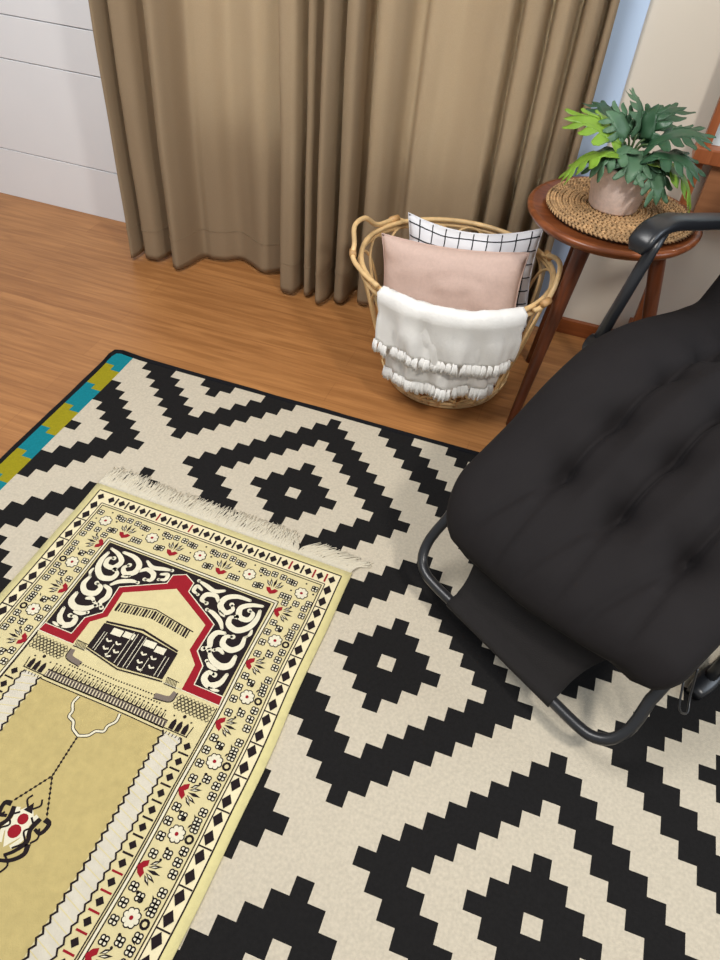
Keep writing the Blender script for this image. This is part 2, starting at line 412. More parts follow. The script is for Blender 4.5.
def tulip(cx, cy, a):
    """red cup with a fan of dark petals opening towards angle a"""
    ca, sa = cos(a), sin(a)
    def T(p, q): return (cx+p*ca-q*sa, cy+p*sa+q*ca)
    poly([T(-1.0,0), T(-0.4,-1.0), T(0.5,-1.5), T(0.7,-0.6), T(0.1,0)], 5, 4); poly([T(-1.0,0), T(0.1,0), T(0.7,0.6), T(0.5,1.5), T(-0.4,1.0)], 5, 4)
    for q, l in ((-1.1,2.0),(-0.6,2.4),(0,2.6),(0.6,2.4),(1.1,2.0)):
        p0 = T(0.9, q*0.75); petal(p0[0], p0[1], a+q*0.62, l, 0.62)
        if abs(q) > 0.3: petal(T(1.3, q*0.95)[0], T(1.3, q*0.95)[1], a+q*0.62, l*0.5, 0.22, 4, 5)
for k in range(5):
    X = 8.9+13.1*k; rosette(X, 10.2)
    for dx, dy in ((-2.6,-1.9),(2.4,-2.3),(-2.4,2.2),(2.6,2.0)): floret(X+dx, 10.2+dy)
    disc(X+2.6, 9.4, .28, 3, 4, 6); disc(X-2.5, 10.4, .24, 3, 4, 6); disc(X+0.1, 7.3, .25, 3, 4, 6)
    petal(X-1.9, 12.3, 2.4, .9, .35); petal(X+1.8, 7.9, -0.7, .9, .35)
for k in range(4):
    X = 15.4+13.1*k; tulip(X, 12.2, -pi/2)
    for dx, dy in ((-2.9,-4.0),(-1.1,-4.4),(1.1,-4.4),(2.9,-4.0),(-2.9,-0.2),(2.9,0.2)): floret(X+dx, 12.2+dy)
    disc(X-4.2, 8.0, .22, 3, 4, 6); disc(X+2.2, 13.4, .22, 3, 4, 6)
for s_ in (0, 1):
    fx = (lambda v: v) if s_ == 0 else (lambda v: PW-v)
    sg = -1 if s_ == 0 else 1
    for k in range(7):
        Y = 16.7+13.92*k
        if Y < PL-3:
            tulip(fx(11.7), Y, pi if s_ == 0 else 0)
            for dx, dy in ((11.4,3.0),(9.6,4.0),(6.7,3.9),(6.5,2.1),(11.2,-2.6),(8.8,-3.4),(6.6,-2.9),(6.4,-1.0)): floret(fx(dx), Y+dy)
            disc(fx(10.3), Y+3.5, .32, 3, 4, 6); disc(fx(9.5), Y-2.2, .26, 3, 4, 6); petal(fx(7.8), Y+2.9, 0.9, 1.0, .3)
        Y = 23.75+13.92*k
        if Y < PL-3:
            rosette(fx(9.1), Y)
            for dx, dy in ((11.6,-1.4),(11.5,1.3)): floret(fx(dx), Y+dy)
            ring_(fx(6.6), Y, .75); ring_(fx(6.6), Y, .55)
            disc(fx(9.2), Y-2.7, .3, 3, 4, 6); disc(fx(9.4), Y+2.7, .3, 3, 4, 6)
            petal(fx(7.4), Y-2.5, 2.0, 1.1, .35); petal(fx(7.2), Y+2.4, 0.6, 1.1, .35)
            for dx, dy in ((6.6,-1.9),(6.5,2.0)): floret(fx(dx), Y+dy)
MX = PW/2-0.1
def mir(pts): return [(2*MX-x, y) for x, y in pts]
# inner diamond column band with bars, both sides
for s_ in (0, 1):
    fx = (lambda v: v) if s_ == 0 else (lambda v: 2*MX-v)
    line(seg((fx(13.5), 42), (fx(13.5), PL), 40), 0.22, 3, 4)
    y = 51.0
    while y < PL:
        X = fx(15.0)
        diamond(X, y, 0.8, 0.85); disc(X, y+0.15, .5, 3, 5, 6)
        line([(fx(13.9), y+1.55), (fx(16.0), y+1.55)], 0.36, 5 if int(y) % 3 else 3, 4)
        y += 3.15
# white zigzag columns
    yy = 50.0; zz1, zz2 = [], []
    while yy < PL:
        zz1 += [(fx(20.9), yy), (fx(20.3), yy+.85)]; zz2 += [(fx(16.9), yy), (fx(16.4), yy+.85)]; yy += 1.7
    for i in range(len(zz1)-1): poly([zz1[i], zz1[i+1], zz2[i+1], zz2[i]], 8, 3)
    line(zz1, 0.42, 3, 5); line(zz2, 0.36, 3, 5)
    for i in range(0, len(zz1)-1, 2): line([zz1[i], (zz2[i][0], zz2[i][1]+1.2)], 0.16, 6 if 0 else 1, 4)
# prayer field
rect(20.9, 50.3, 2*MX-20.9, PL, 2, 2.6, 30)
# black panel, red arch, light inner ground
rect(13.7, 15.5, 2*MX-13.7, 41.2, 3, 3, 20)
line([(13.7,15.5),(2*MX-13.7,15.5)], 0.2, 3, 3)
half = [(13.6,39.5),(20.2,39.4),(20.5,35.0),(23.2,32.4),(22.9,25.3),(32.2,20.2),(32.3,17.7),(MX,16.4)]
halfi = [(13.4,41.3),(21.9,41.0),(22.0,35.4),(24.7,32.8),(24.4,26.2),(MX,20.6)]
full = half+mir(half)[::-1][1:]
fulli = halfi+mir(halfi)[::-1][1:]
# white piping then red then ground, as vertical slices so that the polygons stay simple
def slab(outer, inner_y, mi, lay, off=0.0):
    xs = sorted(set([o[0] for o in outer])); 
poly_full = full+[(2*MX-13.4,41.3),(13.4,41.3)]
def ngon(pts, mi, lay): poly(pts, mi, lay)
def grow(pts, d):
    out = []; n = len(pts)
    for i in range(n):
        p0, p1, p2 = Vector(pts[i-1]), Vector(pts[i]), Vector(pts[(i+1) % n])
        a = (p1-p0).normalized(); b2 = (p2-p1).normalized(); n1 = Vector((a.y, -a.x)); n2 = Vector((b2.y, -b2.x))
        nn = (n1+n2); 
        if nn.length < 0.3: nn = n1
        out.append(tuple(p1+nn.normalized()*d))
    return out
ngon(grow(poly_full, 0.28), 4, 4.0)
ngon(poly_full, 5, 5.0)
ngon(fulli[1:-1]+[(2*MX-21.9,41.3),(21.9,41.3)], 1, 6.0)
# white scrollwork on the black ground
def scroll(pts, w0, lay=4.5, mi=4):
    c = cl(pts, 7)
    for P in (c, mir(c)):
        line(P, lambda t: w0*(0.22+1.0*sin(pi*min(1, max(0, t*0.9+0.08)))**0.7), mi, lay)
        disc(P[-1][0], P[-1][1], w0*0.5, mi, lay, 10); disc(P[0][0], P[0][1], w0*0.16, mi, lay, 10)
scr = [
 ([(15.0,16.8),(17.6,17.6),(19.4,19.2),(18.6,21.3),(16.6,21.3),(16.2,19.6),(17.3,19.0)], 1.1),
 ([(15.2,18.0),(14.9,20.5),(15.6,23.0),(17.6,24.6),(19.8,24.0),(20.3,22.4),(19.2,21.6)], 1.2),
 ([(18.2,16.6),(21.4,16.8),(23.6,18.2),(23.8,20.4),(22.0,21.6),(20.8,20.4),(21.6,19.2)], 1.15),
 ([(24.6,16.5),(26.8,17.6),(29.4,17.0),(31.4,16.6)], 0.9),
 ([(24.6,19.8),(26.0,18.6),(28.0,19.2),(28.3,20.8),(26.9,21.2)], 1.0),
 ([(29.4,18.6),(31.0,18.0),(31.2,19.4),(29.8,20.0)], 0.8),
 ([(20.6,25.6),(22.0,24.0),(24.4,22.8),(26.0,22.6)], 0.9),
 ([(15.2,25.4),(15.0,27.8),(16.6,29.4),(18.8,28.8),(19.0,27.0),(17.6,26.4)], 1.15),
 ([(19.4,26.2),(21.2,26.8),(21.8,28.6),(21.2,30.4),(22.2,31.4)], 1.1),
 ([(15.0,30.2),(15.2,32.6),(17.0,33.6),(19.4,32.8),(20.8,31.2)], 1.25),
 ([(17.6,30.8),(18.9,30.2),(19.9,30.8)], 0.8),
 ([(14.8,34.6),(15.4,37.0),(17.2,38.3),(18.8,37.4),(18.6,35.8),(17.2,35.8)], 1.15),
 ([(17.2,34.6),(19.0,34.4),(20.2,33.6)], 0.8),
 ([(14.8,38.6),(16.0,38.8),(17.0,38.7)], 0.55),
 ([(14.6,23.2),(14.5,24.4),(14.9,25.2)], 0.6),
 ([(21.6,22.6),(22.6,22.2),(23.3,21.8)], 0.6),
]
for p_, w_ in scr: scroll(p_, w_)
# arcade gallery
def quad(x0, x1, f0, f1, mi, lay, n=10):
    for k in range(n):
        a = x0+(x1-x0)*k/n; b_ = x0+(x1-x0)*(k+1)/n; poly([(a, f0(a)), (a, f1(a)), (b_, f1(b_)), (b_, f0(b_))], mi, lay)
gt = lambda x: interp([(25.0,28.7),(33.6,27.3),(43.6,28.6)], x)
line([(25.2,28.7),(33.6,27.2),(43.8,28.8)], 0.26, 3, 7)
for k in range(26):
    X = 25.4+0.7*k; c_ = gt(X); line([(X, c_+0.25), (X, c_+2.3)], 0.30 if k % 3 else 0.58, 3, 7)
# dark cube with doors and cloth band
quad(25.0, 33.6, lambda x: interp([(25,34.4),(33.6,33.4)], x), lambda x: interp([(25,40.7),(33.6,42.2)], x), 3, 7)
quad(33.6, 43.2, lambda x: interp([(33.6,33.4),(43.2,34.6)], x), lambda x: interp([(33.6,42.2),(43.2,41.0)], x), 3, 7)
line([(25.2,34.0),(33.6,32.7),(43.0,34.2)], 0.5, 3, 7)
for X0, X1, ya, yb in ((27.6,30.0,34.6,36.2),(30.3,32.8,34.4,35.8),(35.4,38.0,34.4,35.9),(38.3,40.6,34.8,36.3)): poly([(X0,ya),(X1,ya-.1),(X1,yb-.1),(X0,yb)], 4, 8)
for X, a, b_ in ((26.3,36.2,40.6),(26.9,36.2,40.8),(32.2,34.0,41.7),(33.2,34,42),(34.4,34,41.9),(35.2,34,41.8),(41.2,36.2,41.0),(42.0,36.2,40.9),(29.8,38,41.2),(38.2,38,41.3)): line([(X,a),(X,b_)], 0.14, 4, 8)
for X, Y in ((28.2,37.6),(30.4,37.5),(28.6,39.4),(31.0,39.3),(36.6,37.5),(39.0,37.6),(36.8,39.4),(39.6,39.5),(30.0,40.7),(37.6,40.8)):
    line(cl([(X-.6,Y-.2),(X,Y+.3),(X+.7,Y-.1)], 4), 0.38, 4, 8)
line([(24.9,41.0),(33.6,42.7),(43.4,41.4)], 0.3, 3, 8)
for X0 in (22.2, 43.9):
    for k in range(8): line([(X0+k*.32, 40.2),(X0+.35+k*.32, 41.4)], 0.14, 3, 7)
    line([(X0,40.1),(X0+2.8,40.2)], 0.18, 3, 7); line([(X0,41.6),(X0+2.8,41.6)], 0.18, 3, 7)
# courtyard below: lattice, minaret bases, dotted rows, arches, balustrade
rect(13.7, 41.5, 2*MX-13.7, 50.2, 1, 2.5, 16)
for s_ in (0, 1):
    fx = (lambda v: v) if s_ == 0 else (lambda v: 2*MX-v)
    for r_ in range(5):
        for c_ in range(9):
            X = 14.2+c_*0.86+(0.43 if r_ % 2 else 0); Y = 42.5+r_*0.62
            line([(fx(X-.42),Y),(fx(X),Y+.42),(fx(X+.42),Y)], 0.16, 3, 5)
            line([(fx(X-.42),Y),(fx(X),Y-.42),(fx(X+.42),Y)], 0.1, 3, 5)
    for k in range(3):
        X = 17.0+k*1.35
        poly([(fx(X-.5),49.3),(fx(X-.5),48.0),(fx(X-.25),47.3),(fx(X),47.0),(fx(X+.25),47.3),(fx(X+.5),48.0),(fx(X+.5),49.3)], 3, 5)
    line([(fx(15.9),49.5),(fx(21.0),49.5)], 0.2, 3, 5); line([(fx(15.8),47.2),(fx(16.1),49.5)], 0.2, 3, 5)
    disc(fx(18.4), 46.0, .38, 3, 5, 8); disc(fx(20.4), 46.6, .2, 3, 5, 6); disc(fx(16.6), 46.6, .2, 3, 5, 6)
    line(cl([(fx(22.6),42.3),(fx(23.2),44.0),(fx(26.2),44.6)], 5), 1.2, 6, 5); line(cl([(fx(22.2),42.2),(fx(22.6),44.5),(fx(26.2),45.2)], 5), 0.2, 3, 6)
    for k in range(5): line([(fx(17.1+k*.75), 49.9),(fx(17.2+k*.75), 50.5)], 0.16, 3, 5)
for r_, (xa, xb, wd) in enumerate(((26.0,43.8,.26),(24.2,45.6,.26))):
    X = xa
    while X < xb: 
        Y = 44.4+r_*1.15+0.04*abs(X-MX)*-1+0.4; line([(X,Y),(X+.28,Y)], .3, 3, 5); X += .62
X = 21.8
while X < 48: 
    poly([(X-.2,47.9),(X,46.5),(X+.2,47.9)], 3, 5); disc(X, 46.4, .2, 3, 5, 6); line([(X+.45,47.6),(X+.45,46.9)], .12, 3, 5); X += 0.98
line(seg((21,48.0),(2*MX-21,48.0)), 0.24, 3, 5); line(seg((21,48.8),(2*MX-21,48.8)), 1.3, 6, 4.5)
for k in range(80): line([(21.2+k*.345, 48.3), (21.35+k*.345, 49.4)], .17, 3 if k % 2 else 7, 4.8); line(seg((21,49.6),(2*MX-21,49.6)), 0.26, 3, 5)
line(seg((21,50.3),(2*MX-21,50.3)), 0.2, 3, 5)
# hanging ornament: bracket, chain and lamp
br_ = [(30.2,50.6),(30.0,52.2),(30.9,53.6),(31.0,54.8),(32.4,55.4),(33.2,56.6),(MX,57.4)]
brc = cl(br_, 5); brf = brc+mir(brc)[::-1][1:]
line(brf, 0.75, 3, 3.4); line(brf, 0.42, 4, 4)
def chain(a, b, n):
    for k in range(n):
        t = (k+.5)/n; X = a[0]+(b[0]-a[0])*t; Y = a[1]+(b[1]-a[1])*t; an = math.atan2(b[1]-a[1], b[0]-a[0]); petal(X-cos(an)*.45, Y-sin(an)*.45, an, 1.0, .5)
chain((MX,57.6), (MX,65.5), 10); chain((MX,65.5), (31.4,71.6), 8); chain((MX,65.5), (2*MX-31.4,71.6), 8)
for P in ([(31.4,72.2),(30.2,72.6),(30.6,74.4),(32.0,74.2)], [(32.2,72.4),(32.6,74.6),(31.8,76.4),(32.8,78.4),(34.0,79.6)], [(31.4,76.6),(31.0,78.2),(32.4,79.8),(34.4,80.6)]):
    for Q in (cl(P, 5), mir(cl(P, 5))): line(Q, lambda t: .95-.4*t, 3, 3.4)
for P in ([(32.9,72.2),(33.5,74.2),(32.9,76.2),(33.8,78.2)],):
    for Q in (cl(P, 5), mir(cl(P, 5))): line(Q, .75, 4, 4)
poly([(MX-1.5,72.6),(MX,71.0),(MX+1.5,72.6),(MX+1.7,76.0),(MX,78.6),(MX-1.7,76.0)], 4, 3.8)
disc(MX, 73.6, .95, 5, 4.5); disc(MX, 75.8, 1.15, 5, 4.5); poly([(MX-.9,72.3),(MX,70.6),(MX+.9,72.3)], 3, 4.4)
for P in ([(MX-1.2,72.8),(MX-2.4,74.0),(MX-1.5,75.2),(MX-2.7,76.6),(MX-1.4,78.2)], [(MX-.5,71.6),(MX-1.4,70.6),(MX-1.0,69.6)], [(MX-1.0,79.4),(MX-2.6,80.6),(MX-1.9,82.2),(MX-.6,81.6)], [(MX-3.6,73.8),(MX-4.4,75.2),(MX-3.7,76.4)]):
    for Q_ in (cl(P, 5), mir(cl(P, 5))): line(Q_, .34, 3, 5)
for k in range(5): diamond(MX+(-1)**k*.4, 81.0+k*.9, .6, .8, 3, 4)
o = m.build('woven_design', PM, prayer, smooth=False)
# fringe at the top end: hundreds of fine yarns lying on the rug
m = MB()
n_f = 560
for k in range(n_f):
    t = (k+random.random()*.6)/n_f; X = 0.3+69.4*t
    L_ = 6.6+random.uniform(-1.3, 1.0)-1.6*max(0, t-.82)*4+1.0*(t < .15)
    lean = 0.9*noise.noise(Vector((t*9, 0, 2)))+random.uniform(-.5, .5)+(2.6 if t > .80 else 0.15)
    if 0.765 < t < 0.80: lean -= 1.5; L_ *= .8
    pts = []
    for q in range(6):
        s_ = q/5; X2 = X+lean*s_*s_*1.5+0.35*sin(s_*6+k)*s_; Y2 = 0.15-L_*s_*(0.92 if t < .8 else .8)
        p = PO+EX*X2+EY*Y2
        z = PZ0+0.5+0.55*sin(pi*min(1, s_*1.2))*random.uniform(.3, 1)*(1-s_)-0.28*s_
        pts.append((p.x, p.y, max(z, PZ0+.15)))
    m.tube(pts, lambda u: .19*(1-.5*u), 4)
fr = m.build('fringe', M['fringe'], prayer); fr['kind'] = 'stuff'; fr['label'] = 'off-white yarn fringe at the top end'

# ------------------------------------------------------------------ rattan basket
BC = Vector((-16.5, 101.5)); BB = Vector((-15.2, 104.6)); RA, RB, BZ = 26.5, 24.6, 40.0; BR = 17.6
basket = thing('rattan_basket', 'open rattan basket with looped canes standing on the wood floor by the curtain', 'basket', (-15,103,0))
def bp(th, h, off=0.0):
    """point on the basket's wall; h = 0 base .. 1 rim"""
    k = h**0.85
    cx = BB.x+(BC.x-BB.x)*h; cy = BB.y+(BC.y-BB.y)*h
    a = BR+(RA-BR)*k+off; b2 = BR*.97+(RB-BR*.97)*k+off
    return Vector((cx+a*cos(th), cy+b2*sin(th), 1.0+(BZ-1)*h-2.2*h*max(0, -sin(th))))
m = MB()
m.tube([bp(2*pi*k/72, 1) for k in range(72)], .72, 8, closed=True)
m.build('rim', M['rattan'], basket)
m = MB(); m.tube([bp(2*pi*k/72, 1, .4)+Vector((0,0,-1.7)) for k in range(72)], .55, 8, closed=True); m.build('rim_hoop', M['rattan'], basket)
m = MB()
m.tube([bp(2*pi*k/60, 0, 0) for k in range(60)], .75, 8, closed=True); m.tube([bp(2*pi*k/60, .045, .4) for k in range(60)], .5, 8, closed=True)
for j in range(5): m.tube([Vector((BB.x+(BR-2-3*j)*cos(2*pi*k/40), BB.y+(BR-2-3*j)*sin(2*pi*k/40), .6)) for k in range(40)], .45, 6, closed=True)
for j in range(8): 
    a = pi*j/8; m.tube([(BB.x+BR*cos(a), BB.y+BR*sin(a), 1.1), (BB.x-BR*cos(a), BB.y-BR*sin(a), 1.1)], .45, 6)
m.build('base', M['rattan'], basket)
NA = 15
for i in range(NA):                                  # tall arched canes, base to rim and back down
    th0 = 2*pi*i/NA+.1; dt = 2*pi/NA*1.28
    kn = [bp(th0, 0, .3), bp(th0-.02, .35, .5), bp(th0-.02, .7, .5), bp(th0+dt*.12, .88, .5), bp(th0+dt*.5, .965, .3), bp(th0+dt*.88, .88, .1), bp(th0+dt*1.02, .7, 0), bp(th0+dt*1.02, .35, -.1), bp(th0+dt, 0, -.2)]
    m = MB(); m.tube(spline(kn, 6), .42, 7); m.build('arched_cane', M['rattan'], basket)
m = MB()
for i in range(22):                                  # scallops round the base
    th0 = 2*pi*i/22; m.tube(spline([bp(th0, .02, .7), bp(th0+.04, .08, .8), bp(th0+.16, .11, .8), bp(th0+.28, .08, .8), bp(th0+.32, .02, .7)], 4), .3, 6)
m.build('base_scallops', M['rattan'], basket)
hl = [(-36.0,118.6,39.5),(-39.3,116.0,40.8),(-42.3,109.0,41.6),(-44.4,103.6,45.4),(-45.4,97.8,45.4),(-43.6,93.0,43.0),(-42.6,89.6,40.6),(-38.6,85.6,39.6),(-32.5,80.4,39.6)]
m = MB(); m.tube(spline(hl, 6), .68, 9); m.build('handle', M['rattan'], basket)
hr = [(1.0,119.0,39.6),(5.4,114.0,41.2),(8.4,108.0,44.0),(10.4,101.5,45.6),(10.9,96.5,44.4),(10.4,93.0,41.6),(9.2,89.6,39.6),(7.4,87.6,38.9)]
m = MB(); m.tube(spline(hr, 6), .68, 9); m.build('handle', M['rattan'], basket)
for c in ((-43.2,91.0,41.2),(-39.4,116.0,40.9),(9.8,89.8,40.8),(6.4,113.0,41.8)):
    m = MB(); d = Vector((c[0]-BC.x, c[1]-BC.y, 0)).normalized(); t = Vector((-d.y, d.x, 0))
    m.tube([Vector(c)-t*1.5, Vector(c)+t*1.3], 1.0, 9); m.build('cane_binding', M['rattan_band'], basket)

# ------------------------------------------------------------------ pillows
def pillow(name, W_, H_, T_, c, rx, ry, rz, mats, label, grid=False, n=36, seed=1, sag=.4):
    R = Matrix.Rotation(radians(rz), 3, 'Z') @ Matrix.Rotation(radians(rx), 3, 'X') @ Matrix.Rotation(radians(ry), 3, 'Y')
    def pt(u, v, sgn):
        eu = 1-abs(u)**3.2; ev = 1-abs(v)**3.2
        th = T_/2*max(0, eu*ev)**.55
        x = W_/2*u*(1-.075*(1-abs(v)**2)*abs(u)**2); z = H_/2*v*(1-.09*(1-abs(u)**2)*abs(v)**2)-sag*(1-u*u)*max(0, v)
        wr = noise.noise(Vector((u*3, v*3, seed+sgn)))*1.1*(eu*ev)**.5 + noise.noise(Vector((u*8, v*5, seed)))*.35
        return Vector(c)+R @ Vector((x, sgn*(th)+wr*.6, z))
    m = MB()
    for sgn in (-1, 1):
        rows = [[pt(-1+2*i/n, -1+2*j/n, sgn) for i in range(n+1)] for j in range(n+1)]
        m.grid(rows)
    p = m.build(name, mats[0], weld=True)
    rim = [(-1+2*k/20, -1) for k in range(20)]+[(1, -1+2*k/20) for k in range(20)]+[(1-2*k/20, 1) for k in range(20)]+[(-1, 1-2*k/20) for k in range(20)]
    mm = MB(); mm.tube([pt(u, v, -1)*.5+pt(u, v, 1)*.5 for u, v in rim], .22, 6, closed=True); mm.build('seam', mats[0], p)
    if grid:
        mm = MB()
        for sgn in (-1, 1):
            for k in range(-5, 6):
                u = k/4.8+.03
                if abs(u) < .99: mm.tube([pt(u+.012*sin(j*.4), -.99+1.98*j/40, sgn)+R @ Vector((0, sgn*.05, 0)) for j in range(41)], .17, 5)
                v = k/3.9+.1
                if abs(v) < .99: mm.tube([pt(-.99+1.98*j/40, v+.012*sin(j*.4), sgn)+R @ Vector((0, sgn*.05, 0)) for j in range(41)], .17, 5)
        mm.build('grid_lines', mats[1], p)
    tag(p, label, 'pillow')
    return p
pillow('pillow', 38, 30, 9, (-14.2, 110.8, 32.2), -9, -5.5, 0, [M['pwhite'], M['ink']], 'white pillow with thin black grid lines behind the pink one in the basket', True, seed=3, sag=2.2)
pillow('pillow', 41, 27, 10, (-17.2, 100.0, 31.4), -10, -5.5, -1, [M['pink']], 'plain dusty pink pillow standing in the rattan basket', seed=11)

# ------------------------------------------------------------------ throw blanket over the basket's front rim
throw = thing('throw_blanket', 'white fringed throw folded over the front of the rattan basket', 'blanket', (-13,76,0))
def throw_layer(th0, th1, zh, off, extra, seed, name):
    nt = 54; rows = []
    prof = []                       # (outward offset, z) from inside the basket, over the rim and down
    prof += [(-6.0, 28), (-4.0, 33), (-2.0, 37.6), (-1.0, 39.4), (0.6, 40.0+extra), (1.8+off, 38.8+extra), (2.2+off, 36), (2.1+off, 33)]
    z = 31
    while z > zh: prof.append((None, z)); z -= 3
    prof.append((None, zh))
    for q, (d, z) in enumerate(prof):
        r = []
        for i in range(nt+1):
            t = i/nt; th = th0+(th1-th0)*t
            h = max(0.05, min(1, (z-1)/(BZ-1)))
            fold = 1.1*noise.noise(Vector((t*7+z*.06, z*.03, seed)))+.5*noise.noise(Vector((t*19, z*.05, seed)))
            amt = min(1, max(0, (42-z)/14)) if q > 4 else .2
            if d is None:
                o2 = 2.1+off-(34-z)*0.0; p = bp(th, h, o2+fold*1.6*amt+.7)
                # cloth hangs steeper than the basket's wall
                p2 = bp(th, .82, 2.2+off+fold*amt*1.6); k = .55
                p = Vector((p.x*(1-k)+p2.x*k, p.y*(1-k)+p2.y*k, z))
            else:
                p = bp(th, min(1, max(.3, h)) if q > 4 else 1, d+fold*1.1*amt); p.z = z+(fold*.6 if q <= 5 else 0)
            p.z += .9*noise.noise(Vector((t*6, 1, seed))) if q >= len(prof)-2 else 0
            r.append(p)
        rows.append(r)
    m = MB(); m.grid(rows)
    o = m.build(name, M['throw'], throw)
    d = o.modifiers.new('s', 'SOLIDIFY'); d.thickness = .004; d.offset = 0
    # tassels along the hem
    last = rows[-1]; nta = 26
    for k in range(nta):
        p = Vector(last[int((k+.4)/nta*nt)]); dd = Vector((p.x-BC.x, p.y-BC.y, 0)).normalized(); tt = Vector((-dd.y, dd.x, 0))
        m = MB()
        for s_ in range(7):
            a = (s_-3)/3; l = 2.7+random.uniform(-.5, .5)
            m.tube([p+tt*a*.35+Vector((0,0,.6)), p+tt*a*.5+dd*.3+Vector((0,0,-l*.5)), p+tt*(a*.75+random.uniform(-.2,.2))+dd*random.uniform(0,.5)+Vector((0,0,-l))], lambda u: .42*(1-.15*u), 5)
        m.build('tassel', M['throw'], throw)
A0, A1 = radians(238), radians(322)
throw_layer(A0+.06, A1-.08, 14.0, -.2, -.4, 4, 'under_layer')
throw_layer(A0, A1, 23.5, .9, .3, 9, 'top_layer')

# ------------------------------------------------------------------ side table
TC = Vector((19.5, 106.0)); TZ = 60.0
table = thing('side_table', 'round reddish brown wooden side table with splayed legs', 'table', (TC.x, TC.y, 0))
m = MB()
prof = [(0,TZ-2.6),(18.5,TZ-2.6),(20.4,TZ-2.2),(21.3,TZ-1.2),(21.5,TZ-.5),(21.2,TZ-.05),(20.6,TZ+.1),(20.0,TZ),(19.6,TZ-.25),(0.01,TZ-.25)]
m.lathe(prof, (TC.x, TC.y), 72); m.build('tabletop', M['walnut'], table)
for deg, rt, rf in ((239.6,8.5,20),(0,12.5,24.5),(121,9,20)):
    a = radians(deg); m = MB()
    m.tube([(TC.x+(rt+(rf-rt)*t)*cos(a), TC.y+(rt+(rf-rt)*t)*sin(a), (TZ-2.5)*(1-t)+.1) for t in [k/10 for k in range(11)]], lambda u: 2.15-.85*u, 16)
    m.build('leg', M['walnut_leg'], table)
m = MB(); m.box(TC.x-11, TC.x+11, TC.y-1.6, TC.y+1.6, TZ-4.6, TZ-2.6); m.build('cross_brace', M['walnut_leg'], table, smooth=False, bevel=.2)

# ------------------------------------------------------------------ woven placemat
mat_c = (20.3, 106.8); zt = TZ+.1
pm = thing('woven_placemat', 'round plaited seagrass mat on the side table, under the potted plant', 'placemat', (mat_c[0], mat_c[1], zt))
m = MB()
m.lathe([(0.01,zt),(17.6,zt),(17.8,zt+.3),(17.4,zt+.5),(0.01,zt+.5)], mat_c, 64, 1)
turns = 11; r0, r1 = 1.0, 17.9
def sp(a):
    r = r0+(r1-r0)*a/(2*pi*turns); return r
a = 0.0
while a < 2*pi*turns:            # a plait: leaning stitches laid along a spiral, two rows per turn
    r = sp(a); step = 1.15/max(r, 1.2)
    for sgn in (-1, 1):
        rc = r+sgn*.38; da = step*.62
        p0 = (mat_c[0]+(rc-.42*sgn)*cos(a-da), mat_c[1]+(rc-.42*sgn)*sin(a-da), zt+.45)
        p1 = (mat_c[0]+rc*cos(a), mat_c[1]+rc*sin(a), zt+.88+random.uniform(-.08,.12))
        p2 = (mat_c[0]+(rc+.42*sgn)*cos(a+da), mat_c[1]+(rc+.42*sgn)*sin(a+da), zt+.45)
        m.tube([p0, p1, p2], lambda u: .16+.22*sin(pi*u), 5)
    a += step
m.build('plait', [M['seagrass'], M['seagrass_dark']], pm)

